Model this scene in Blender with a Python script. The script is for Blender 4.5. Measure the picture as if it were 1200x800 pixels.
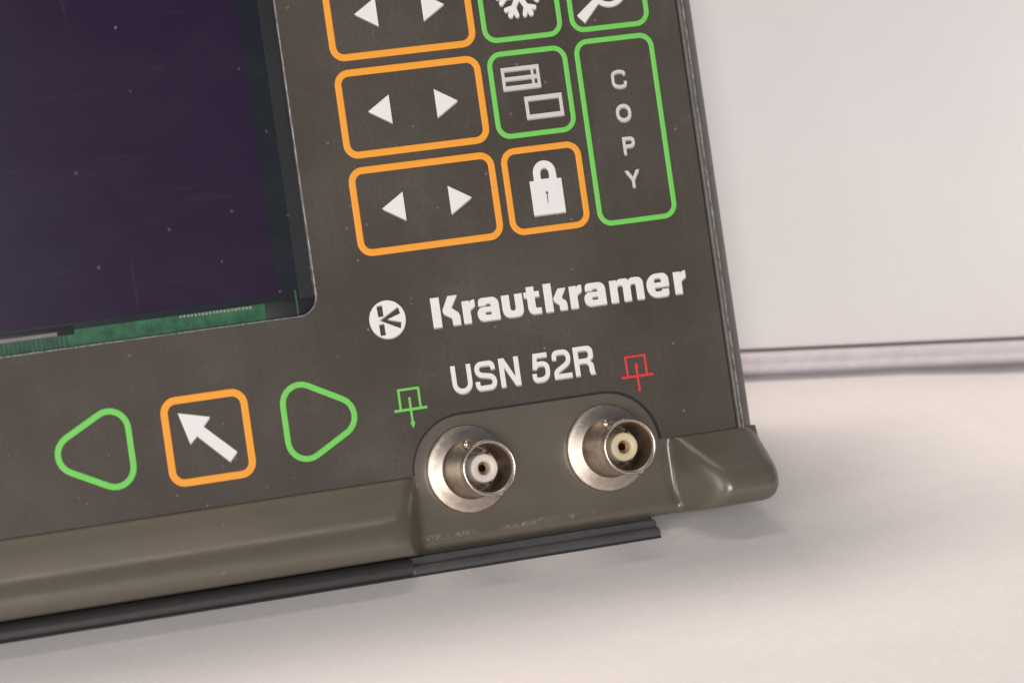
import bpy, bmesh, math, random
from mathutils import Matrix, Vector
for o in list(bpy.data.objects): bpy.data.objects.remove(o)
S = bpy.context.scene
C = S.collection
MM = 0.001
LEAN = math.radians(23.4174)
ZO = 0.0397                                  # height of the panel's reference point above the table
# ---------------------------------------------------------------- camera
W = ((0.93353804, -0.13250994, 0.33308836), (-0.35847837, -0.34507819, 0.86741818), (0.0, -0.92917283, -0.36964556))
cam = bpy.data.cameras.new('camera')
co = bpy.data.objects.new('camera', cam); C.objects.link(co)
cam.sensor_width = 36; cam.lens = 36 * 4859.86 / 1200
cam.clip_start = 0.05; cam.clip_end = 20
co.matrix_world = Matrix(((W[0][0], -W[0][1], -W[0][2], -0.28399), (W[1][0], -W[1][1], -W[1][2], -0.73957), (W[2][0], -W[2][1], -W[2][2], 0.31516 + ZO), (0, 0, 0, 1)))
cam.dof.use_dof = True; cam.dof.focus_distance = 0.853; cam.dof.aperture_fstop = 16
S.camera = co
# ---------------------------------------------------------------- light
wd = bpy.data.worlds.new('World'); S.world = wd; wd.use_nodes = True
bg = wd.node_tree.nodes['Background']; bg.inputs[0].default_value = (0.74, 0.82, 1.0, 1); bg.inputs[1].default_value = 0.14
def area(name, loc, target, size, power, col):
    l = bpy.data.lights.new(name, 'AREA'); l.shape = 'RECTANGLE'; l.size = size[0]; l.size_y = size[1]; l.energy = power; l.color = col
    o = bpy.data.objects.new(name, l); C.objects.link(o); o.location = loc
    o.rotation_euler = (Vector(target) - Vector(loc)).to_track_quat('-Z', 'Y').to_euler()
area('overhead_lamp', (-0.12, 0.56, 0.92), (0, -0.05, 0.0), (0.4, 0.14), 8.6, (1.0, 0.87, 0.79))
area('lip_sheen_light', (0.02, 0.27, 1.0), (0, -0.03, 0.0), (0.6, 0.10), 1.4, (1.0, 0.84, 0.68))  # unseen strip light added for sheen on the lip's upper slope
area('front_lamp', (-0.36, -1.22, 0.44), (0, 0, 0.04), (0.45, 0.4), 12.3, (1.0, 0.94, 0.915))
area('barrel_glint_light', (-0.95, -0.42, 0.35), (0, -0.02, 0.04), (0.16, 0.45), 2.6, (1.0, 0.95, 0.9))  # unseen light added at the left for glints on the socket barrels
S.view_settings.view_transform = 'Standard'; S.view_settings.look = 'None'; S.view_settings.exposure = -0.07; S.view_settings.gamma = 1
S.render.engine = 'CYCLES'

# ---------------------------------------------------------------- materials
class NT:
    def __init__(s, name):
        s.m = bpy.data.materials.new(name); s.m.use_nodes = True; s.t = s.m.node_tree
        s.b = s.t.nodes['Principled BSDF']; s.out = s.t.nodes['Material Output']
        tc = s.t.nodes.new('ShaderNodeTexCoord'); s.co = tc.outputs['Object']
    def n(s, typ, **kw):
        x = s.t.nodes.new(typ)
        for k, v in kw.items(): setattr(x, k, v)
        return x
    def l(s, a, b): s.t.links.new(a, b)
    def mapping(s, scale, rot=(0, 0, 0)):
        m = s.n('ShaderNodeMapping'); m.inputs['Scale'].default_value = scale; m.inputs['Rotation'].default_value = rot; s.l(s.co, m.inputs[0]); return m.outputs[0]
    def noise(s, scale, detail=3, rough=.6, vec=None):
        x = s.n('ShaderNodeTexNoise'); x.inputs['Scale'].default_value = scale; x.inputs['Detail'].default_value = detail; x.inputs['Roughness'].default_value = rough
        s.l(vec or s.co, x.inputs['Vector']); return x.outputs['Fac']
    def vor(s, scale, vec=None, feature='F1'):
        x = s.n('ShaderNodeTexVoronoi'); x.feature = feature; x.inputs['Scale'].default_value = scale; s.l(vec or s.co, x.inputs['Vector']); return x
    def ramp(s, fac, a, b, ca=(0, 0, 0, 1), cb=(1, 1, 1, 1)):
        r = s.n('ShaderNodeValToRGB'); e = r.color_ramp.elements; e[0].position = a; e[1].position = b; e[0].color = ca; e[1].color = cb; s.l(fac, r.inputs[0]); return r.outputs[0]
    def mix(s, fac, a, b):
        m = s.n('ShaderNodeMix'); m.data_type = 'RGBA'
        for i, v in ((0, fac), (6, a), (7, b)):
            if isinstance(v, (int, float)): m.inputs[i].default_value = v
            elif isinstance(v, tuple): m.inputs[i].default_value = v if len(v) == 4 else v + (1,)
            else: s.l(v, m.inputs[i])
        return m.outputs[2]
    def math(s, op, a, b=0.0):
        m = s.n('ShaderNodeMath'); m.operation = op
        for i, v in ((0, a), (1, b)):
            if isinstance(v, (int, float)): m.inputs[i].default_value = v
            else: s.l(v, m.inputs[i])
        return m.outputs[0]
    def bump(s, h, strength, dist):
        x = s.n('ShaderNodeBump'); x.inputs['Strength'].default_value = strength; x.inputs['Distance'].default_value = dist; s.l(h, x.inputs['Height']); s.l(x.outputs[0], s.b.inputs['Normal'])
    def set(s, **kw):
        for k, v in kw.items():
            i = s.b.inputs[k.replace('_', ' ')]
            if isinstance(v, (int, float)): i.default_value = v
            elif isinstance(v, tuple): i.default_value = v if len(v) == 4 else v + (1,)
            else: s.l(v, i)
    def specks(s, scale, thr, size):
        """sparse dust: a few voronoi cells get a tiny irregular dot"""
        d = s.n('ShaderNodeVectorMath'); d.operation = 'ADD'
        nz = s.n('ShaderNodeTexNoise'); nz.inputs['Scale'].default_value = 2500; s.l(s.co, nz.inputs['Vector'])
        sc = s.n('ShaderNodeVectorMath'); sc.operation = 'SCALE'; sc.inputs['Scale'].default_value = 0.0006; s.l(nz.outputs['Color'], sc.inputs[0])
        s.l(s.co, d.inputs[0]); s.l(sc.outputs[0], d.inputs[1])
        v = s.vor(scale, d.outputs[0]); sep = s.n('ShaderNodeSeparateColor'); s.l(v.outputs['Color'], sep.inputs[0])
        near = s.math('LESS_THAN', v.outputs['Distance'], s.math('MULTIPLY', sep.outputs[1], size))
        pick = s.math('GREATER_THAN', sep.outputs[0], thr)
        return s.math('MULTIPLY', near, pick)

def m_panel():
    s = NT('printed_panel_film')
    big = s.noise(28, 3); fine = s.noise(2600, 2)
    c = s.mix(s.ramp(big, .35, .65), (0.070, 0.060, 0.049), (0.097, 0.084, 0.069)); c = s.mix(s.math('MULTIPLY', s.ramp(fine, .35, .7), .42), c, (0.040, 0.035, 0.029))
    wipe = s.ramp(s.noise(70, 6, .8, s.mapping((3, .3, 1), (0, 0, .12))), .5, .78); c = s.mix(s.math('MULTIPLY', wipe, .07), c, (0.22, 0.20, 0.18))
    sm = s.ramp(s.noise(60, 5, .7), .56, .72); c = s.mix(s.math('MULTIPLY', sm, .12), c, (0.20, 0.18, 0.155))
    sp = s.specks(260, .955, .13); c = s.mix(s.math('MULTIPLY', sp, .5), c, (0.5, 0.46, 0.4))
    sp2 = s.specks(700, .93, .22); c = s.mix(s.math('MULTIPLY', sp2, .3), c, (0.4, 0.37, 0.32))
    s.set(Base_Color=c, Roughness=s.mix(s.noise(90, 4), (.36,) * 3, (.55,) * 3)); s.b.inputs['Specular IOR Level'].default_value = .22
    s.bump(s.noise(3800, 2), .25, .00012); return s.m
def m_case():
    s = NT('olive_grey_moulded_plastic')
    c = s.mix(s.noise(45, 4), (0.104, 0.089, 0.066), (0.136, 0.117, 0.087)); c = s.mix(s.math('MULTIPLY', s.noise(1900, 2), .3), c, (0.08, 0.07, 0.05))
    sc = s.ramp(s.noise(260, 6, .75, s.mapping((1, .5, 1))), .63, .75); c = s.mix(s.math('MULTIPLY', sc, .22), c, (0.30, 0.27, 0.21))
    sp = s.specks(650, .93, .2); c = s.mix(s.math('MULTIPLY', sp, .3), c, (0.4, 0.37, 0.3))
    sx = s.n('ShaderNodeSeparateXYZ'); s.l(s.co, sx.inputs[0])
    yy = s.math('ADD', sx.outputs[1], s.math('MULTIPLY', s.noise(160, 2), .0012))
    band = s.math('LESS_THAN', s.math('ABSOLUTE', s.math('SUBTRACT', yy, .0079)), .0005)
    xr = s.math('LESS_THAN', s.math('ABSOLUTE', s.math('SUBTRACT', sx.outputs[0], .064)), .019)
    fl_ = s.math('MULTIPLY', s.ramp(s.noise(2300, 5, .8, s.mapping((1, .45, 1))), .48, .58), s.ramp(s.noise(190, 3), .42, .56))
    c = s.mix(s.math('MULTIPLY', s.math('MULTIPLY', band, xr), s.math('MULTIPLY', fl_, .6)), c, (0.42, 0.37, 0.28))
    s.set(Base_Color=c, Roughness=s.mix(s.noise(150, 4), (.24,) * 3, (.40,) * 3))
    s.b.inputs['Specular IOR Level'].default_value = .85
    s.bump(s.noise(1700, 3), .14, .00012); return s.m
def m_edge():
    s = NT('worn_metal_rail')
    w = s.ramp(s.noise(900, 5, .8, s.mapping((1, .25, 1))), .42, .62)
    c = s.mix(w, (0.075, 0.067, 0.060), (0.115, 0.104, 0.096))
    s.set(Base_Color=c, Metallic=.0, Roughness=.38); s.bump(s.noise(2400, 3), .35, .0002); return s.m
def m_wear():
    s = NT('bare_worn_edge')
    w = s.ramp(s.noise(1500, 5, .85, s.mapping((1, .3, 1))), .40, .60)
    c = s.mix(w, (0.14, 0.13, 0.12), (0.62, 0.58, 0.55))
    s.set(Base_Color=c, Metallic=.5, Roughness=.35); return s.m
def m_dark(name, c0, rough=.5):
    s = NT(name); c = s.mix(s.noise(350, 4), c0, tuple(x * 1.5 for x in c0))
    sp = s.specks(300, .93, .2); c = s.mix(s.math('MULTIPLY', sp, .35), c, (0.3, 0.28, 0.27))
    s.set(Base_Color=c, Roughness=rough); s.bump(s.noise(1200, 3), .2, .0002); return s.m
def m_ink(name, c0, rough=.42):
    s = NT(name); c = s.mix(s.math('MULTIPLY', s.noise(700, 4, .7), .35), c0, tuple(x * .78 for x in c0)); 
    sp = s.specks(420, .955, .2); c = s.mix(s.math('MULTIPLY', sp, .5), c, tuple(x * .35 for x in c0))
    s.set(Base_Color=c, Roughness=rough); s.b.inputs['Specular IOR Level'].default_value = .35; return s.m
def m_metal(name, c0, r0, r1, bumpy=.2):
    s = NT(name); n = s.noise(900, 5, .75)
    st = s.ramp(s.noise(420, 4, .8), .42, .66)
    c = s.mix(st, c0, tuple(x * .78 for x in c0)); s.set(Base_Color=c, Metallic=1.0, Roughness=s.mix(n, (r0,) * 3, (r1,) * 3)); s.bump(s.noise(2600, 4, .8), bumpy, .00012); return s.m
def m_display():
    s = NT('lcd_glass_purple')
    c = s.mix(s.noise(14, 2), (0.014, 0.0045, 0.024), (0.030, 0.011, 0.045)); s.set(Base_Color=c, Roughness=.42); s.b.inputs['Specular IOR Level'].default_value = .3; return s.m
def m_lens():
    s = NT('clear_cover_window')
    t = s.n('ShaderNodeBsdfTransparent'); g = s.n('ShaderNodeBsdfGlossy'); g.inputs['Roughness'].default_value = .12; g.inputs[0].default_value = (.9, .9, 1, 1)
    d = s.n('ShaderNodeBsdfDiffuse'); d.inputs[0].default_value = (.55, .53, .56, 1)
    fr = s.n('ShaderNodeFresnel'); fr.inputs[0].default_value = 1.33
    m1 = s.n('ShaderNodeMixShader'); s.l(fr.outputs[0], m1.inputs[0]); s.l(t.outputs[0], m1.inputs[1]); s.l(g.outputs[0], m1.inputs[2])
    hz = s.math('MULTIPLY', s.ramp(s.noise(26, 5, .7, s.mapping((1, 2.2, 1), (0, 0, .6))), .38, .78), .010)
    st = s.math('MULTIPLY', s.ramp(s.noise(90, 6, .8, s.mapping((.35, 5, 1), (0, 0, .5))), .60, .74), .03)
    st2 = s.math('MULTIPLY', s.ramp(s.noise(110, 6, .8, s.mapping((6, .3, 1), (0, 0, .1))), .62, .75), .02)
    sp = s.math('MULTIPLY', s.specks(330, .90, .10), .22); sp2 = s.math('MULTIPLY', s.specks(520, .90, .2), .07)
    f = s.math('ADD', s.math('ADD', hz, st), s.math('ADD', st2, s.math('ADD', sp, sp2)))
    m2 = s.n('ShaderNodeMixShader'); s.l(f, m2.inputs[0]); s.l(m1.outputs[0], m2.inputs[1]); s.l(d.outputs[0], m2.inputs[2])
    s.l(m2.outputs[0], s.out.inputs[0]); return s.m
def m_pcb():
    s = NT('green_circuit_board'); 
    c = s.mix(s.ramp(s.noise(330, 5, .7), .35, .7), (0.010, 0.075, 0.032), (0.035, 0.22, 0.09)); sp = s.specks(420, .86, .25); c = s.mix(s.math('MULTIPLY', sp, .5), c, (0.3, 0.5, 0.3))
    s.set(Base_Color=c, Roughness=.4); return s.m
def m_table():
    s = NT('white_table_covering')
    c = s.mix(s.noise(9, 4, .6), (0.76, 0.73, 0.715), (0.82, 0.79, 0.775))
    c = s.mix(s.math('MULTIPLY', s.ramp(s.noise(22, 5, .7, s.mapping((1, 3, 1), (0, 0, .2))), .45, .75), .35), c, (0.68, 0.65, 0.65))
    th = s.noise(900, 3, .7, s.mapping((1, .18, 1), (0, 0, .15))); th2 = s.noise(900, 3, .7, s.mapping((.18, 1, 1), (0, 0, .15)))
    fib = s.math('ADD', th, th2); c = s.mix(s.math('MULTIPLY', s.ramp(fib, .8, 1.25), .2), c, (0.62, 0.60, 0.60))
    sp = s.specks(75, .93, .06); c = s.mix(s.math('MULTIPLY', sp, .25), c, (0.35, 0.33, 0.3))
    s.set(Base_Color=c, Roughness=.75); s.b.inputs['Specular IOR Level'].default_value = .2
    s.bump(fib, .12, .0003); return s.m
def m_board():
    s = NT('white_backdrop_board')
    c = s.mix(s.ramp(s.noise(14, 5, .65), .3, .7), (0.84, 0.82, 0.81), (0.88, 0.865, 0.855)); s.set(Base_Color=c, Roughness=.8); s.b.inputs['Specular IOR Level'].default_value = .15
    s.bump(s.noise(500, 3), .1, .0003); return s.m
M = dict(panel=m_panel(), case=m_case(), rail=m_edge(), wear=m_wear(), base=m_dark('dark_grey_lower_case', (0.033, 0.030, 0.031), .42), foot=m_dark('grey_rubber_foot', (0.056, 0.053, 0.055), .45),
         black=m_dark('matt_black', (0.010, 0.010, 0.010), .6), bezel=m_dark('dark_display_bezel', (0.0035, 0.004, 0.004), .5), teal=m_dark('dark_teal_glass_border', (0.004, 0.009, 0.013), .4),
         white=m_ink('white_ink', (0.86, 0.845, 0.83)), grey=m_ink('pale_grey_ink', (0.68, 0.65, 0.62)), print_shade_and_contacts=m_ink('grey_print_shade_and_contacts', (0.43, 0.395, 0.36)), orange=m_ink('orange_ink', (0.95, 0.39, 0.045)), green=m_ink('green_ink', (0.19, 0.66, 0.12)), red=m_ink('red_ink', (0.72, 0.05, 0.045)),
         nickel=m_metal('nickel_plate', (0.74, 0.65, 0.56), .17, .32), nickel_rough=m_metal('worn_nickel_flange', (0.60, 0.52, 0.44), .24, .46, .6), nickel_inner=m_metal('shaded_nickel_bore', (0.40, 0.33, 0.265), .28, .42), brass=m_metal('tarnished_brass', (0.42, 0.26, 0.12), .3, .5),
         ptfe=m_ink('cream_insulator', (0.78, 0.72, 0.64), .35), ptfe_old=m_ink('yellowed_insulator', (0.74, 0.63, 0.42), .35), lcd=m_display(), lens=m_lens(), pcb=m_pcb(), table=m_table(), board=m_board(), foot_board_shade=m_dark('mauve_board_shade', (0.56, 0.52, 0.545), .8), gap_backing_and_strip=m_dark('gap_shade_and_strip', (0.22, 0.20, 0.21), .8), trace=m_dark('dark_green_traces', (0.012, 0.06, 0.03), .5))

# ---------------------------------------------------------------- helpers
def link(name, me, mat, parent=None, smooth=False):
    o = bpy.data.objects.new(name, me); C.objects.link(o)
    idx = [p.material_index for p in me.polygons]
    me.materials.clear(); me.materials.append(M[mat])
    if max(idx, default=0): me.materials.append(M['print_shade_and_contacts']); [setattr(p, 'material_index', k) for p, k in zip(me.polygons, idx)]
    for p in me.polygons: p.use_smooth = smooth
    if parent: o.parent = parent
    return o
# the detector's own frame: u right, v up along the panel, n out of the panel; root sits on the table under its front edge
UB, VB, NB = -70.0, -44.6, 3.0
def D(u, v, n=0.0): return Vector(((u - UB) * MM, (v - VB) * MM, (n - NB) * MM))
def mesh(verts, faces):
    me = bpy.data.meshes.new('mesh'); me.from_pydata([tuple(v) for v in verts], [], faces); me.validate(); me.update(); return me
def fixn(me):
    bm = bmesh.new(); bm.from_mesh(me); bmesh.ops.recalc_face_normals(bm, faces=bm.faces); bm.to_mesh(me); bm.free(); return me
def box(name, mat, parent, u0, u1, v0, v1, n0, n1, bev=0.0):
    bm = bmesh.new(); vs = [bm.verts.new(D(u, v, n)) for n in (n0, n1) for v in (v0, v1) for u in (u0, u1)]
    for f in ((0, 2, 3, 1), (4, 5, 7, 6), (0, 1, 5, 4), (2, 6, 7, 3), (0, 4, 6, 2), (1, 3, 7, 5)): bm.faces.new([vs[i] for i in f])
    bmesh.ops.recalc_face_normals(bm, faces=bm.faces)
    if bev: bmesh.ops.bevel(bm, geom=list(bm.edges), offset=bev * MM, segments=3, affect='EDGES', profile=.5)
    me = bpy.data.meshes.new('mesh'); bm.to_mesh(me); bm.free(); return link(name, me, mat, parent, bool(bev))
def curve_mesh(c):
    t = bpy.data.objects.new('tmp', c); C.objects.link(t)
    me = bpy.data.meshes.new_from_object(t.evaluated_get(bpy.context.evaluated_depsgraph_get()))
    bpy.data.objects.remove(t); return me
def to_device(me, n, scale=MM, off=(0, 0)):
    """a mesh drawn in millimetres on the plane z=0 is laid on the panel at height n"""
    for v in me.vertices: v.co = D(v.co.x + off[0], v.co.y + off[1], v.co.z + n)
def relief(name, loops, mat, parent, n=0.0, ext=.03, bev=.16, keep=.5, under=None):
    if under:      # grey copy shifted down paints the shade along the print's lower edges
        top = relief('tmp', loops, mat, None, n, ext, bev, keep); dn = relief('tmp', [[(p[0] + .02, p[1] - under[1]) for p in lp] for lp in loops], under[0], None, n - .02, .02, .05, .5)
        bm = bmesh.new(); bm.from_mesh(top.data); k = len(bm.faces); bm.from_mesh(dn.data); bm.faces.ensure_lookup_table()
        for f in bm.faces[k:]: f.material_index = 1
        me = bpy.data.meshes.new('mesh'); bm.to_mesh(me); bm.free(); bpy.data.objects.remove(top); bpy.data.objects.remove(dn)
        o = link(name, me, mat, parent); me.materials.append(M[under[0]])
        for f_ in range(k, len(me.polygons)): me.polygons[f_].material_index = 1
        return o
    c = bpy.data.curves.new('c', 'CURVE'); c.dimensions = '2D'; c.fill_mode = 'BOTH'
    for lp in loops:
        s = c.splines.new('POLY'); s.points.add(len(lp) - 1)
        for p, q in zip(s.points, lp): p.co = (q[0], q[1], 0, 1)
        s.use_cyclic_u = True
    c.extrude = ext; c.bevel_depth = bev; c.bevel_resolution = 1; c.offset = -bev * keep
    me = curve_mesh(c); to_device(me, n); return link(name, me, mat, parent)
def rrect(u0, u1, v0, v1, r, seg=8):
    out = []
    for cx, cy, a in ((u1 - r, v1 - r, 0), (u0 + r, v1 - r, 90), (u0 + r, v0 + r, 180), (u1 - r, v0 + r, 270)):
        for k in range(seg + 1):
            t = math.radians(a + 90 * k / seg); out.append((cx + r * math.cos(t), cy + r * math.sin(t)))
    return out
def circle(cx, cy, r, seg=48): return [(cx + r * math.cos(2 * math.pi * k / seg), cy + r * math.sin(2 * math.pi * k / seg)) for k in range(seg)]
def rounded(poly, r, seg=8):
    out = []; n = len(poly)
    for i in range(n):
        p = Vector(poly[i]); a = (Vector(poly[i - 1]) - p).normalized(); b = (Vector(poly[(i + 1) % n]) - p).normalized()
        half = math.acos(max(-1, min(1, a.dot(b)))) / 2; d = r / math.tan(half)
        cdir = (a + b).normalized(); cen = p + cdir * (r / math.sin(half)); s = p + a * d; e = p + b * d
        va = s - cen; vb = e - cen; ang = va.angle_signed(vb)
        for k in range(seg + 1):
            t = -ang * k / seg
            out.append((cen.x + va.x * math.cos(t) - va.y * math.sin(t), cen.y + va.x * math.sin(t) + va.y * math.cos(t)))
    return out
def rnd(pts, closed=True, seg=6):
    """corners (x, y) stay sharp, corners (x, y, r) are rounded"""
    out = []; n = len(pts)
    for i, q in enumerate(pts):
        if len(q) == 2 or (not closed and i in (0, n - 1)): out.append((q[0], q[1])); continue
        p = Vector(q[:2]); A = Vector(pts[i - 1][:2]) - p; B_ = Vector(pts[(i + 1) % n][:2]) - p; a = A.normalized(); b = B_.normalized()
        half = math.acos(max(-1, min(1, a.dot(b)))) / 2
        if half > 1.5: out.append((p.x, p.y)); continue
        d = min(q[2] / math.tan(half), A.length * .499, B_.length * .499); r = d * math.tan(half)
        cen = p + (a + b).normalized() * (r / math.sin(half)); va = p + a * d - cen; vb = p + b * d - cen; ang = va.angle_signed(vb)
        for k in range(seg + 1):
            t = -ang * k / seg; out.append((cen.x + va.x * math.cos(t) - va.y * math.sin(t), cen.y + va.x * math.sin(t) + va.y * math.cos(t)))
    return out
def inset(poly, d):
    """parallel inner outline of a smooth closed outline (any winding)"""
    n = len(poly); area_ = sum(poly[i][0] * poly[(i + 1) % n][1] - poly[(i + 1) % n][0] * poly[i][1] for i in range(n)); sg = 1 if area_ > 0 else -1
    out = []
    for i in range(n):
        a = Vector(poly[i - 1]); b = Vector(poly[(i + 1) % n]); t = (b - a).normalized(); out.append((poly[i][0] - sg * t.y * d, poly[i][1] + sg * t.x * d))
    return out
def ribbon(pts, w, closed=False):
    """outline of a stroke of width w along a short open line"""
    L = []; R = []
    for i, p in enumerate(pts):
        p = Vector(p); a = Vector(pts[i - 1]) if i else None; b = Vector(pts[i + 1]) if i < len(pts) - 1 else None
        if a is None: t = (b - p).normalized(); m = 1
        elif b is None: t = (p - a).normalized(); m = 1
        else:
            t1 = (p - a).normalized(); t2 = (b - p).normalized(); t = (t1 + t2).normalized(); m = 1 / max(.3, t.dot(t1))
        nn = Vector((-t.y, t.x)) * w / 2 * m; L.append(tuple(p + nn)); R.append(tuple(p - nn))
    return L + R[::-1]
def join(meshes):
    bm = bmesh.new()
    for m in meshes: bm.from_mesh(m)
    me = bpy.data.meshes.new('mesh'); bm.to_mesh(me); bm.free(); return me
def lathe(name, prof, mat, parent, cu, cv, seg=72, smooth=True):
    vs = []; fs = []; n = len(prof)
    for r, h in prof:
        for k in range(seg):
            a = 2 * math.pi * k / seg; vs.append(D(cu + r * math.cos(a), cv + r * math.sin(a), h))
    for i in range(n - 1):
        for k in range(seg):
            k2 = (k + 1) % seg; fs.append((i * seg + k, i * seg + k2, (i + 1) * seg + k2, (i + 1) * seg + k))
    if prof[-1][0] < .01: pass
    me = mesh(vs, fs); fixn(me); o = link(name, me, mat, parent, smooth)
    return o
def sharpen(o, deg=35):
    me = o.data; bm = bmesh.new(); bm.from_mesh(me)
    for e in bm.edges:
        e.smooth = not (len(e.link_faces) == 2 and e.calc_face_angle(0) > math.radians(deg))
    bm.to_mesh(me); bm.free()
def prism(name, mat, parent, prof, u0, u1, smooth=False, bev=0):
    """a cross-section (v, n) drawn out along u"""
    k = len(prof); vs = [D(u, v, n) for u in (u0, u1) for v, n in prof]
    fs = [(i, (i + 1) % k, k + (i + 1) % k, k + i) for i in range(k)] + [tuple(range(k)), tuple(range(k, 2 * k))]
    me = fixn(mesh(vs, fs))
    if bev:
        bm = bmesh.new(); bm.from_mesh(me); bmesh.ops.bevel(bm, geom=list(bm.edges), offset=bev * MM, segments=3, affect='EDGES', profile=.5); bm.to_mesh(me); bm.free()
    return link(name, me, mat, parent, smooth)
def tagp(o, label): o['label'] = label; return o

# ---------------------------------------------------------------- the setting
def slab(name, mat, p0, p1, height, thick, lean=0.0, z0=0.0, bev=.0008):
    """upright board whose front foot runs from p0 to p1 (metres), leaning back"""
    a = Vector((p0[0], p0[1], 0)); b = Vector((p1[0], p1[1], 0)); d = (b - a).normalized(); nrm = Vector((-d.y, d.x, 0))
    if nrm.y < 0: nrm = -nrm
    up = Vector((0, 0, math.cos(lean))) + nrm * math.sin(lean); back = nrm * math.cos(lean) - Vector((0, 0, math.sin(lean)))
    bm = bmesh.new(); vs = []
    for q in (a, b):
        for (h, t) in ((0, 0), (height, 0), (height, thick), (0, thick)): vs.append(bm.verts.new(q + Vector((0, 0, z0)) + up * h + back * t))
    for f in ((0, 1, 2, 3), (7, 6, 5, 4), (0, 4, 5, 1), (1, 5, 6, 2), (2, 6, 7, 3), (3, 7, 4, 0)): bm.faces.new([vs[i] for i in f])
    bmesh.ops.recalc_face_normals(bm, faces=bm.faces); bmesh.ops.bevel(bm, geom=list(bm.edges), offset=bev, segments=2, affect='EDGES')
    me = bpy.data.meshes.new('mesh'); bm.to_mesh(me); bm.free(); o = link(name, me, mat, None, True); return o
# table top with faint unevenness of the paper covering
nx, ny = 90, 90; vs = []; fs = []
from mathutils import noise as mn
for j in range(ny + 1):
    for i in range(nx + 1):
        x = -1.0 + 2.0 * i / nx; y = -1.05 + 1.75 * j / ny
        z = 0.0
        if y < -.09 or x > .12: z = 0.0006 * mn.noise(Vector((x * 9, y * 9, 0))) - .0004
        vs.append((x, y, z))
for j in range(ny):
    for i in range(nx): a = j * (nx + 1) + i; fs.append((a, a + 1, a + nx + 2, a + nx + 1))
tab = link('table_surface', mesh(vs, fs), 'table', None, True); tab['kind'] = 'structure'
WD = Vector((0.970, -0.243, 0)).normalized(); WP = Vector((0.1014, 0.0477, 0)); NRM = Vector((0.243, 0.970, 0)).normalized()
def wp(s, off): q = WP + WD * s + NRM * off; return (q.x, q.y)
LA = math.radians(28)
shaded_strip = slab('backdrop_foot', 'foot_board_shade', wp(-.7, -.0003), wp(.7, -.0003), .0046, .004, math.radians(-14), bev=.0007); shaded_strip['kind'] = 'structure'  # backdrop's lower strip; its shade put into mauve colour and forward lean
joint = slab('gap_dark_backing', 'gap_backing_and_strip', wp(-.7, .0052), wp(.7, .0052), .0068, .001, LA); joint['kind'] = 'structure'  # dark backing added behind the gap to stop light leaking through
wall = slab('wall', 'board', wp(-.7, .0026), wp(.7, .0026), .17, .005, LA, z0=.0060, bev=.0006); wall['kind'] = 'structure'
# ---------------------------------------------------------------- the flaw detector
root = bpy.data.objects.new('flaw_detector', None); C.objects.link(root)
root.rotation_euler = (math.pi / 2 - LEAN, 0, 0)
Rm = root.rotation_euler.to_matrix()
root.location = Vector((0, 0, ZO)) + Rm @ Vector((UB * MM, VB * MM, NB * MM))
root['label'] = 'grey-brown portable ultrasonic flaw detector with orange and green keys standing on the white table'
root['category'] = 'instrument'
UL, UR, VT = -190.0, 46.55, 116.0
PB = -24.38                                   # lower edge of the printed panel

# case body behind the panel: underside lies parallel to the table
prism('case_body', 'base', root, [(VT, -4.4), (VT, -46), (-17.5, -46), (-36.5, -3.2), (-30, -5), (4, -5), (4, -6.2), (112, -6.2), (112, -4.4)], UL, 50.2)
# lower case edge and foot under the lip
prism('lower_case', 'base', root, [(-40.5, -1), (-40.6, 1.0), (-41.4, 2.2), (-42.6, 2.75), (-43.9, 2.6), (-44.6, 1.9), (-44.9, -2), (-33, -30), (-28, -30), (-34, -6)], UL, -28.5, False, .4)
prism('black_base_strip', 'black', root, [(-44.05, 1.5), (-44.05, 2.92), (-44.2, 3.0), (-44.75, 2.9), (-45, 1.5)], UL, 25.2)  # black strip darkens the line where the base meets the table
prism('foot_strip', 'foot', root, [(-40.5, -1), (-40.6, .6), (-42.0, 1.0), (-42.3, 2.2), (-42.9, 2.8), (-44.0, 2.9), (-44.6, 2.5), (-44.9, -2), (-33, -30), (-28, -30), (-34, -6)], -29.0, 25.4, False, .35)

# front frame with protruding lip and the scoop for the sockets
LIP = [(-9, -.62), (-14, -.62), (-19, -.62), (-22, -.62), (-24.0, -.62), (-24.42, -.62), (-24.46, -.05), (-24.62, .22), (-25.0, .62), (-26, 1.75), (-27.3, 3.25), (-28.6, 4.75), (-29.8, 6.1), (-30.8, 7.25), (-31.6, 8.15), (-32.3, 8.85), (-33.0, 9.4), (-33.8, 9.9), (-34.7, 10.3), (-35.6, 10.55), (-36.5, 10.6), (-37.4, 10.4), (-38.2, 9.95), (-38.9, 9.3), (-39.4, 8.6), (-39.75, 7.8), (-39.95, 6.9), (-40.05, 5.5), (-40.1, 3.5), (-40.1, 1.5), (-40.1, -.5), (-40.05, -2.2), (-39.6, -4)]
def smin(a, b, k):
    h = max(k - abs(a - b), 0) / k; return min(a, b) - h * h * k * .25
us = [UL] + [UL + (k + 1) * 15 for k in range(10)] + [-36, -33, -31]
us += [-30 + .25 * k for k in range(25)] + [-23.5 + 2 * k for k in range(26)] + [28.6 + .3 * k for k in range(38)] + [40.5, 42, 44, 46, 47.5]
ends = [47.5 + 3.6 * math.sin(math.radians(t)) for t in (10, 20, 30, 40, 50, 60, 70, 80, 90)]
endd = [3.6 * (1 - math.cos(math.radians(t))) for t in (10, 20, 30, 40, 50, 60, 70, 80, 90)]
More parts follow.
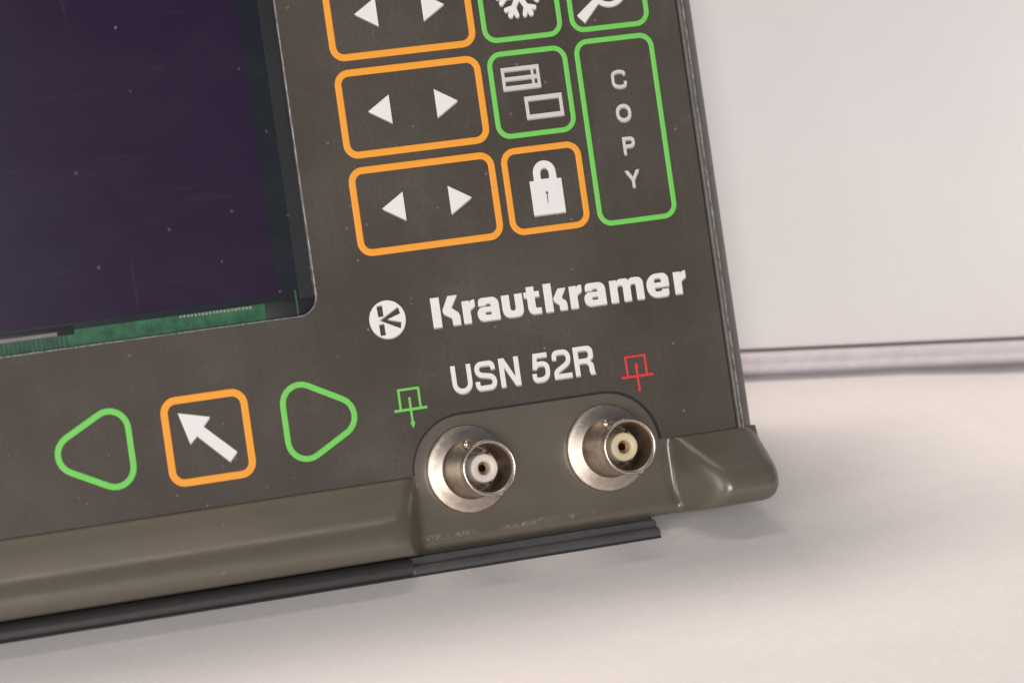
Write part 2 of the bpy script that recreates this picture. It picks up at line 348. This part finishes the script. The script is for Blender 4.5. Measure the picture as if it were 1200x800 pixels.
def lip_pt(u, i, d=0.0):
    v, n = LIP[i]
    if i >= 6:
        lim = -.62 + (-24.9 - u) * 1.8 if u < 0 else -.62 + (u - 30.3) * 1.62
        fl = -.62 + 1.1 * max(0, min(1, (-33 - v) / 5)) ** 1.5        # socket plate swells gently towards its lower edge
        dip = 1.0 * math.exp(-((u - 31.7) / 1.3) ** 2) * max(0, min(1, (-24.8 - v) / 1.5)) * max(0, min(1, (v + 39.5) / 3))   # shallow valley between plate edge and lip
        if u > 28:
            lim = lim - 1.0; h = max(1.6 - abs(lim - fl), 0) / 1.6; lim = max(lim, fl) + h * h * .4
        elif u < 0:
            h = max(2.4 - abs(lim - fl), 0) / 2.4; lim = max(lim, fl) + h * h * .6
        lim = max(lim, fl) - dip; fl = fl - dip
        if v < -38.0: # softly rounded lower edge of the socket plate
            t = min(1, (-38.0 - v) / 2.1); f = min(1, max(0, (5 - lim) / 4)); lim -= f * (1 - math.sqrt(max(0, 1 - t ** 2))) * 2.2
        n0 = n; n = smin(n, lim, 3.4 if u < 0 else 3.6) if i < 29 else min(n, lim)
        n = max(n, min(fl, n0) if v >= -38.0 else -9)
        if v >= -38.0 and lim <= fl + .001: n = fl
        elif v >= -38.0 and u > 28 and lim < n0 - 3: n = lim
    if d and i >= 6:
        cv, cn = -33.5, 1.5; k = 1 - d / 9.5; v = cv + (v - cv) * k; n = cn + (n - cn) * k
    if i < 5: u = min(u, 46.9)
    return D(u, v, n)
vs = []; fs = []; K = len(LIP)
cols = [(u, 0.0) for u in us] + list(zip(ends, endd))
for u, d in cols:
    for i in range(K): vs.append(lip_pt(u, i, d))
for a in range(len(cols) - 1):
    for i in range(K - 1): fs.append((a * K + i, (a + 1) * K + i, (a + 1) * K + i + 1, a * K + i + 1))
last = (len(cols) - 1) * K
fs.append(tuple(last + i for i in range(5, K)))
fr = link('front_frame', fixn(mesh(vs, fs)), 'case', root, True); sharpen(fr, 48)

# printed panel film with display window and socket notch
def notch(off=0.0, seg=14):
    pts = [(-13.5 - 11.8 + off, PB)]
    for k in range(1, seg + 1):
        a = math.radians(180 - 90 * k / seg); pts.append((-13.5 + (11.8 - off) * math.cos(a), -24.6 + (11.8 - off) * math.sin(a)))
    for k in range(0, seg):
        a = math.radians(90 - 90 * k / seg); pts.append((17.9 + (11.8 - off) * math.cos(a), -24.6 + (11.8 - off) * math.sin(a)))
    pts.append((17.9 + 11.8 - off, PB)); return pts
WIN = (-178.0, -40.0, 10.9, 106.0)
win = rrect(*WIN, 4.2, 10)
outer = [(UL + 2, PB)] + notch() + [(UR - .3, PB), (UR, PB + .3), (UR, VT - 2), (UL + 2, VT - 2)]
relief('printed_panel', [outer, win], 'panel', root, n=-.32, ext=.26, bev=.06)
# bright worn rim of the window cut-out and dark joint round the socket plate
relief('window_rim', [inset(win, -.02), inset(win, .19)], 'wear', root, n=-.42, ext=.28, bev=.04)
gs = notch(.0); gi = notch(.55)
relief('joint', [gs + gi[::-1]], 'black', root, n=-.60, ext=.05, bev=.02)
box('joint', 'black', root, UR + .02, UR + .42, PB - .1, VT - 2, -1.2, -.5)
wl = rrect(WIN[0] - .1, WIN[1] + .1, WIN[2] - .1, WIN[3] + .1, 4.3, 10); n_ = len(wl)
vs = [D(x, y, -.64) for x, y in wl] + [D(x, y, -4.3) for x, y in wl]
link('window_wall', mesh(vs, [(i, (i + 1) % n_, n_ + (i + 1) % n_, n_ + i) for i in range(n_)]), 'bezel', root)
# display module
disp = box('display', 'bezel', root, WIN[0] - 3, WIN[1] + 2.5, WIN[2] - 4, WIN[3] + 3, -4.38, -2.6)
box('circuit_board', 'pcb', disp, WIN[0] - 2, -46, WIN[2] - 3.5, 17, -2.58, -2.3)
box('glass_border', 'teal', disp, WIN[0] + 3, -43.2, 14.6, WIN[3] - 1, -2.28, -1.9, .1)
box('lcd_glass', 'lcd', disp, WIN[0] + 6, -47.6, 16.0, WIN[3] - 3, -1.89, -1.6, .08)
box('flex_clamp', 'bezel', disp, -109.0, -90.4, 13.7, 15.4, -2.29, -1.7, .12)
box('flex_clamp', 'bezel', disp, -50.5, -40.5, 9.0, 14.5, -2.29, -2.0, .1)
box('light_bar', 'pcb', disp, -44.1, -43.8, 10, 16.5, -1.98, -1.7)
random.seed(4)
def contacts(u0, u1, v0, v1, step, w, mat):
    ms = []
    bm = bmesh.new(); u = u0
    while u < u1:
        vv = v0 + random.uniform(-.08, .08); vs_ = [bm.verts.new(D(a, b, c)) for c in (-2.29, -2.1) for b in (vv, v1) for a in (u, u + w)]
        for f in ((0, 2, 3, 1), (4, 5, 7, 6), (0, 1, 5, 4), (2, 6, 7, 3), (0, 4, 6, 2), (1, 3, 7, 5)): bm.faces.new([vs_[i] for i in f])
        u += step * random.uniform(.93, 1.07)
    bmesh.ops.recalc_face_normals(bm, faces=bm.faces); me = bpy.data.meshes.new('mesh'); bm.to_mesh(me); bm.free(); return link('contact_row', me, mat, disp)
c1 = contacts(-108.3, -92, 11.0, 13.6, .95, .42, 'trace')
box('contact_strip', 'gap_backing_and_strip', disp, -108.6, -94, 13.75, 14.5, -1.69, -1.6)
c3 = contacts(-68.5, -53.5, 14.0, 14.45, .78, .45, 'print_shade_and_contacts')
for c in (c1, c3): c['kind'] = 'stuff'
relief('cover_window', [rrect(WIN[0] + .3, WIN[1] - .3, WIN[2] + .3, WIN[3] - .3, 3.95, 10)], 'lens', root, n=-.85, ext=.05, bev=0)

# side rail of the case at the right
def swept(name, mat, prof, v0, v1, cap=True):
    k = len(prof); vs = [D(u, v, n) for v in (v0, v1) for u, n in prof]; fs = [(i, i + 1, k + i + 1, k + i) for i in range(k - 1)]
    if cap: fs += [tuple(range(k)), tuple(range(k, 2 * k))]
    o = link(name, fixn(mesh(vs, fs)), mat, root, True); sharpen(o, 50); return o
rp = [(46.95, -1.4), (46.95, -.25), (47.05, .05), (47.35, .2), (47.9, .22), (48.15, .16), (48.45, .0), (48.9, -.35), (49.6, -1.0), (50.3, -1.75), (50.9, -2.6), (51.35, -3.6), (51.6, -4.8), (51.7, -6.5), (51.7, -34), (50.3, -44), (50.25, -4.6)]
swept('side_rail', 'rail', rp, -26.0, VT)
swept('worn_edge', 'wear', [(47.88, .2), (47.95, .30), (48.15, .26), (48.33, .12), (48.36, .0)], -25.4, VT - .5)

# keys: shallow domed pads with a raised coloured outline and a white symbol
def key(outline, col, label, width, pad_in=None):
    # outline: closed smooth loop; pad is a low cushion of the panel film
    k = relief('key', [inset(outline, width * .5)], 'panel', root, n=-.02, ext=.02, bev=.07, keep=1)
    k['label'] = label
    relief('key_outline', [outline, inset(outline, width)], col, k, n=.02, ext=.05, bev=.17, keep=.4)
    return k
def tri(par, u, v, s):
    relief('arrow_symbol', [[(u - s * 2.35, v), (u + s * 2.35, v + 2.85), (u + s * 2.35, v - 2.85)]], 'white', par, n=.16, bev=.12, under=('print_shade_and_contacts', .30))
for r, v1 in enumerate((99.3, 79.3, 59.3, 39.3)):
    k = key(rrect(-29.9, 1.6, v1 - 18.05, v1, 3.0), 'orange', 'orange outlined key with left and right arrows', 1.25)
    tri(k, -21.3, v1 - 8.85, 1); tri(k, -6.7, v1 - 8.85, -1)
def text(name, par, mat, pieces, n=.08, bev=.1, spread=4):
    """each piece: loops in mm of one letter or part of a letter; crossing pieces sit a hair apart"""
    ms = []
    for i, lp in enumerate(pieces):
        t = relief('tmp', lp, mat, None, n=n + (i % spread) * .0035, bev=bev, under=('print_shade_and_contacts', .33)); ms.append(t.data); bpy.data.objects.remove(t)
    return link(name, join(ms), mat, par)
def at(lp, x, y, sx=1, sy=1): return [(x + p[0] * sx, y + p[1] * sy) + tuple(p[2:]) for p in lp]
def stroke(pts, w): return ribbon(rnd(pts, False, 7), w)
# column of square keys
kd = key(rrect(3.25, 20.8, 61.35, 79.3, 3.0), 'green', 'green outlined snowflake key', .9)
cx, cy = 12.1, 70.6
def arm_pt(t, r, q): return (cx + math.cos(t) * r - math.sin(t) * q, cy + math.sin(t) * r + math.cos(t) * q)
def blob(a, b, w):
    a = Vector(a); b = Vector(b); t = (b - a).normalized(); m = Vector((-t.y, t.x)); out = []
    for c_, s_ in ((b, 1), (a, -1)):
        for k in range(7):
            an = math.radians(90 - 30 * k) ; out.append(tuple(c_ + (t * math.cos(an) + m * math.sin(an)) * s_ * w / 2))
    return out
fl_pieces = [[blob(arm_pt(math.radians(60 * a), 4.55, 0), arm_pt(math.radians(60 * a), -4.55, 0), 1.05)] for a in range(3)]
for a in range(6):
    t = math.radians(60 * a)
    for sg in (-1, 1): fl_pieces.append([blob(arm_pt(t, 2.75, 0), arm_pt(t, 3.95, 1.3 * sg), .9)])
text('snowflake_symbol', kd, 'white', fl_pieces, n=.1, bev=.08, spread=24)
ke = key(rrect(3.25, 20.8, 41.4, 59.35, 3.0), 'green', 'green outlined key with two window shapes', .9)
relief('window_symbol', [[(5.95, 55.95), (14.25, 55.95), (14.25, 51.3), (5.95, 51.3)], [(6.55, 55.25), (12.45, 55.25), (12.45, 53.95), (6.55, 53.95)], [(6.55, 53.3), (12.45, 53.3), (12.45, 52.1), (6.55, 52.1)], [(12.95, 55.25), (13.65, 55.25), (13.65, 53.95), (12.95, 53.95)], [(12.95, 53.3), (13.65, 53.3), (13.65, 52.1), (12.95, 52.1)]], 'grey', ke, n=.16, bev=.1, under=('print_shade_and_contacts', .30))
relief('window_symbol', [[(10.2, 49.55), (18.4, 49.55), (18.4, 44.95), (10.2, 44.95)], [(10.85, 48.75), (17.75, 48.75), (17.75, 45.75), (10.85, 45.75)]], 'grey', ke, n=.16, bev=.1, under=('print_shade_and_contacts', .30))
kf = key(rrect(3.25, 20.8, 21.4, 39.3, 3.0), 'orange', 'orange outlined padlock key', 1.15)
sh = [(14.75, 32.1), (14.75, 33.6)] + [(12.25 + 2.5 * math.cos(math.radians(a)), 33.6 + 2.5 * math.sin(math.radians(a))) for a in range(15, 180, 15)] + [(9.75, 33.6), (9.75, 32.1)]
body = [(8.75, 32.1), (8.75, 25.0), (15.75, 25.0), (15.75, 32.1)]
arch = [(13.2, 32.3), (13.2, 33.5)] + [(12.25 + .95 * math.cos(math.radians(a)), 33.5 + 1.1 * math.sin(math.radians(a))) for a in range(20, 180, 20)] + [(11.3, 33.5), (11.3, 32.3)]
hole = [(12.05, 29.2), (12.12, 27.2), (12.28, 27.2), (12.35, 29.2)] + [(12.2 + .36 * math.cos(math.radians(a)), 29.45 + .36 * math.sin(math.radians(a))) for a in range(-30, 215, 25)]
relief('padlock_symbol', [sh + body, arch, hole], 'white', kf, n=.06, bev=.1, keep=.8, under=('print_shade_and_contacts', .30))
kg = key(rrect(22.65, 40.3, 61.5, 79.4, 3.0), 'green', 'green outlined magnifier key', .9)
relief('magnifier_symbol', [circle(32.0, 70.3, 4.15), circle(32.0, 70.3, 3.2)], 'white', kg, n=.16, bev=.1, under=('print_shade_and_contacts', .30))
relief('magnifier_symbol', [[(28.55, 68.1), (29.35, 67.0), (25.85, 63.4), (24.4, 65.0)]], 'white', kg, n=.15, bev=.1, under=('print_shade_and_contacts', .30))
kh = key(rrect(22.65, 40.3, 20.95, 59.9, 3.0), 'green', 'tall green outlined key lettered COPY', .9)
cw = .56
text('key_lettering', kh, 'grey', [
    [stroke([(32.85, 51.75), (32.75, 52.35, .6), (31.6, 52.55, 1.2), (30.25, 52.3, 1.2), (30.2, 49.7, 1.3), (31.6, 49.3, 1.3), (32.8, 49.45, .7), (32.95, 50.35)], cw)],
    [rnd([(29.9, 42.05, 1.6), (33.2, 42.05, 1.6), (33.2, 45.65, 1.6), (29.9, 45.65, 1.6)]), rnd([(30.5, 42.65, 1.05), (32.6, 42.65, 1.05), (32.6, 45.05, 1.05), (30.5, 45.05, 1.05)])],
    [rnd([(30.4, 35.2), (30.98, 35.2), (30.98, 36.6), (33.05, 36.6, .95), (33.05, 38.75, .95), (30.4, 38.75)]), rnd([(30.98, 37.15), (32.45, 37.15, .45), (32.45, 38.2, .45), (30.98, 38.2)])],
    [[(31.25, 28.25), (31.85, 28.25), (31.85, 29.75), (33.15, 31.75), (32.45, 31.75), (31.55, 30.3), (30.65, 31.75), (29.95, 31.75), (31.25, 29.75)]]], bev=.08)
# cursor keys
ki = key(rrect(-75.75, -57.7, -19.45, -1.55, 3.2), 'orange', 'orange outlined key with slanted white arrow', 1.35)
relief('arrow_symbol', [[(-72.25, -4.85), (-65.9, -6.45), (-67.5, -8.15), (-61.3, -14.1), (-62.95, -15.8), (-69.0, -9.75), (-70.6, -11.15)]], 'white', ki, n=.16, bev=.12, under=('print_shade_and_contacts', .30))
key(rounded([(-103.5, -9.95), (-82.2, .9), (-82.2, -20.9)], 4.4), 'green', 'green outlined left pointing triangular key', 1.1)
key(rounded([(-50.95, .9), (-50.95, -21.1), (-30.3, -10.1)], 4.4), 'green', 'green outlined right pointing triangular key', 1.05)

# maker's name, emblem, type designation
emb = relief('emblem', [circle(-25.95, 8.0, 3.85, 64), [(-27.95, 11.0), (-26.65, 11.1), (-26.65, 8.7), (-27.85, 8.65)], [(-27.95, 7.25), (-26.75, 7.3), (-26.7, 4.85), (-27.9, 4.8)],
                         [(-27.75, 8.0), (-23.35, 10.35), (-23.05, 8.85), (-25.9, 8.0), (-23.05, 7.2), (-23.35, 5.75)]], 'white', root, n=.1, bev=.08, under=('print_shade_and_contacts', .24))
Kb = [(-16.3, 11.0), (-14.5, 11.0), (-14.5, 5.0), (-16.3, 5.0)]
Ka = rnd([(-12.5, 11.0), (-10.55, 11.0), (-12.1, 8.55, .25), (-10.65, 7.4, .5), (-10.4, 6.6, .6), (-10.4, 5.0), (-12.05, 5.0), (-12.1, 6.55, .3), (-13.75, 7.5, .6), (-14.0, 8.2, .6)])
kb = [(8.35, 10.75), (10.0, 10.75), (10.0, 5.0), (8.35, 5.0)]
ka = rnd([(11.5, 9.45), (13.15, 9.45), (12.0, 7.5, .25), (12.95, 6.75, .5), (13.1, 6.2, .5), (13.1, 5.0), (11.5, 5.0), (11.45, 6.2, .3), (10.45, 6.9, .5), (10.25, 7.55, .5)])
Lr = [(0, 0), (1.6, 0), (1.6, 2.6, .5), (2.7, 3.3, .1), (2.7, 4.65, .1), (1.9, 4.5, .4), (1.55, 3.95, .1), (1.5, 4.5), (0, 4.5)]
La = [(.35, 3.15), (.45, 4.65, 1.5), (4.75, 4.65, 1.5), (4.75, 0), (0, 0, 1.3), (0, 2.75, 1.2), (3.05, 2.75, .25), (3.05, 3.5, .35), (2.0, 3.5, .35), (1.85, 3.15)]
Lah = [(1.6, 1.1, .4), (3.05, 1.1, .15), (3.05, 1.85, .1), (1.6, 1.85, .4)]
Lu = [(0, 4.55), (1.62, 4.55), (1.62, 1.2, .6), (2.9, 1.2, .6), (2.9, 4.55), (4.5, 4.55), (4.5, 0, 1.3), (0, 0, 1.6)]
Lt = [(.65, 5.6), (2.25, 5.6), (2.25, 4.55), (3.3, 4.55), (3.3, 3.5), (2.25, 3.5), (2.25, 1.15, .35), (3.45, 1.1), (3.45, 0), (.65, 0, 1.3), (.65, 3.5), (0, 3.5), (0, 4.55), (.65, 4.55)]
Lm = [(0, 0), (1.6, 0), (1.6, 3.45, .55), (2.9, 3.45, .45), (2.9, 0), (4.5, 0), (4.5, 3.45, .55), (5.8, 3.45, .45), (5.8, 0), (7.4, 0), (7.4, 4.65, 1.5), (4.75, 4.65, .8), (4.2, 4.05, .2), (3.9, 4.65, .8), (2.0, 4.65, .7), (1.55, 4.05, .1), (1.5, 4.5), (0, 4.5)]
Le = [(4.95, 1.95), (4.95, 4.75, 2.2), (0, 4.75, 2.3), (0, -.1, 2.3), (4.8, -.1, 2.0), (4.75, 1.4), (3.35, 1.4, .2), (3.2, 1.0, .4), (1.7, 1.0, .6), (1.7, 1.95)]
Leh = [(1.7, 2.85), (3.35, 2.85), (3.35, 3.85, .65), (1.7, 3.85, .7)]
def L(o, x, *holes): return [rnd(at(o, x, 5.0))] + [rnd(at(h, x, 5.0)) for h in holes]
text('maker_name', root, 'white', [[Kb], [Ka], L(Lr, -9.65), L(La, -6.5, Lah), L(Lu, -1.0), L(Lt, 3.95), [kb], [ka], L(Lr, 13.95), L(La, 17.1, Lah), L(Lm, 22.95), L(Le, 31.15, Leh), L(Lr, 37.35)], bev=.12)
w_ = .9
U_ = stroke([(-13.62, -3.3), (-13.62, -8.62, 1.75), (-10.24, -8.62, 1.75), (-10.24, -3.3)], w_)
S_ = stroke(at([(4.12, 4.15), (3.95, 5.45, 1.2), (.62, 5.45, 1.35), (.55, 3.35, 1.3), (4.15, 2.65, 1.2), (4.15, .5, 1.3), (.5, .5, 1.35), (.45, 1.85)], -9.1, -9.1), w_)
N_ = at([(0, 0), (.98, 0), (.98, 4.2), (3.2, 0), (4.3, 0), (4.3, 5.85), (3.32, 5.85), (3.32, 1.6), (1.1, 5.85), (0, 5.85)], -3.6, -9.0)
F_ = stroke(at([(.68, 3.1), (1.35, 3.75, .7), (3.4, 3.75, 1.4), (3.4, .5, 1.6), (.45, .5, 1.4), (.42, 1.8)], 3.4, -9.1), .88)
F2 = stroke(at([(3.6, 5.5), (.98, 5.5), (.62, 2.75)], 3.4, -9.1), .84)
T_ = stroke(at([(.5, 4.0), (.6, 5.45, 1.4), (3.6, 5.45, 1.5), (3.6, 3.2, 1.5), (.62, 1.5, 1.0), (.62, .5), (4.05, .5)], 8.0, -9.0), .88)
R_ = [rnd(at([(0, 0), (.98, 0), (.98, 2.45), (2.5, 2.45, .3), (3.1, 1.9, .4), (3.15, .5, .2), (3.35, 0), (4.4, 0), (4.2, .4, .2), (4.1, 2.1, .5), (3.35, 2.85, .1), (4.25, 3.4, .8), (4.25, 5.9, 1.4), (0, 5.9)], 12.85, -8.95)), rnd(at([(.98, 3.35), (.98, 5.05), (3.25, 5.05, .7), (3.25, 3.35, .7)], 12.85, -8.95))]
text('type_lettering', root, 'white', [[U_], [S_], [N_], [F_], [F2], [T_], R_], bev=.1)
# probe symbols
def probe(cx, up, col, label):
    v0 = -10.75
    o = relief('probe_symbol', [ribbon([(cx - 2.15, v0 + .2), (cx - 2.15, -6.6), (cx + 2.15, -6.6), (cx + 2.15, v0 + .2)], .42)], col, root, n=.05, ext=.03, bev=.08); o['label'] = label
    relief('symbol_bar', [ribbon([(cx - 3.5, v0), (cx + 3.5, v0)], .5)], col, o, n=.055, ext=.03, bev=.08)
    relief('symbol_line', [ribbon([(cx, -8.3), (cx, -14.0)], .42)], col, o, n=.065, ext=.03, bev=.08)
    if up: a = [(cx - .5, -9.0), (cx + .5, -9.0), (cx, -7.9)]
    else: a = [(cx - .5, -13.4), (cx + .5, -13.4), (cx, -14.6)]
    relief('symbol_tip', [a], col, o, n=.075, ext=.03, bev=.08)
probe(-23.7, False, 'green', 'green probe symbol'); probe(26.3, True, 'red', 'red probe symbol')

# the two coaxial sockets
def socket(cu, cv, label, turn, nr=13.6, ins='ptfe'):
    e = bpy.data.objects.new('socket', None); C.objects.link(e); e.parent = root; e['label'] = label
    o = lathe('flange', [(8.95, -.6), (9.0, .35), (8.92, .6), (8.75, .72), (8.5, .78), (7.6, 1.15), (6.4, 1.75), (5.5, 2.1)], 'nickel_rough', e, cu, cv); sharpen(o, 50)
    o = lathe('barrel', [(6.3, 1.5), (6.15, 1.95), (5.85, 2.3), (5.7, 2.9), (5.6, 4.5), (5.45, 8.2), (5.42, nr - 1.0), (5.62, nr - .6), (5.7, nr - .25), (5.62, nr), (5.4, nr + .08), (5.2, nr), (5.05, nr - .3), (4.98, nr - .6)], 'nickel', e, cu, cv); sharpen(o, 60)
    o = lathe('bore', [(4.98, nr - .6), (4.92, nr - 1.2), (4.9, nr - 6), (4.85, 2.5), (.1, 2.4)], 'nickel_inner', e, cu, cv); sharpen(o, 60)  # darker copy of the nickel puts the bore's shade into its colour
    # bayonet lugs
    for s in (0, 1):
        a = math.radians(turn + 180 * s); lu = (cu + 5.95 * math.cos(a), cv + 5.95 * math.sin(a))
        bm = bmesh.new(); bmesh.ops.create_uvsphere(bm, u_segments=16, v_segments=10, radius=1.0 * MM)
        for v in bm.verts: v.co = v.co * .95 + D(lu[0], lu[1], 9.4)
        me = bpy.data.meshes.new('mesh'); bm.to_mesh(me); bm.free(); link('bayonet_lug', me, 'nickel', e, True)
    # spring fingers of the outer contact
    bm = bmesh.new()
    for k in range(6):
        a0 = math.radians(60 * k + 8 + turn); a1 = math.radians(60 * k + 50 + turn); ring = []
        for rr, hh in ((4.3, 3.0), (4.1, 6.2), (3.9, 6.9), (3.6, 6.5), (3.7, 3.0)):
            ring.append([bm.verts.new(D(cu + rr * math.cos(a0 + (a1 - a0) * j / 5), cv + rr * math.sin(a0 + (a1 - a0) * j / 5), hh)) for j in range(6)])
        for r_ in range(4):
            for j in range(5): bm.faces.new((ring[r_][j], ring[r_][j + 1], ring[r_ + 1][j + 1], ring[r_ + 1][j]))
    bmesh.ops.recalc_face_normals(bm, faces=bm.faces); me = bpy.data.meshes.new('mesh'); bm.to_mesh(me); bm.free(); link('spring_contact', me, 'nickel_inner', e, True)
    o = lathe('insulator', [(2.95, 2.6), (2.95, 9.9), (2.85, 10.2), (2.7, 10.3), (1.75, 10.3), (1.42, 10.1), (1.3, 9.7), (1.3, 3)], ins, e, cu, cv, 48); sharpen(o, 60)
    o = lathe('centre_contact', [(1.2, 3), (1.12, 8.6), (.98, 8.9), (.8, 8.8), (.72, 8.2), (.7, 4)], 'brass', e, cu, cv, 32)
    return e
socket(-13.35, -24.6, 'left socket with silvery barrel and white insulator', 118)
socket(17.3, -24.6, 'right socket with silvery barrel and yellowed insulator', 120, ins='ptfe_old')
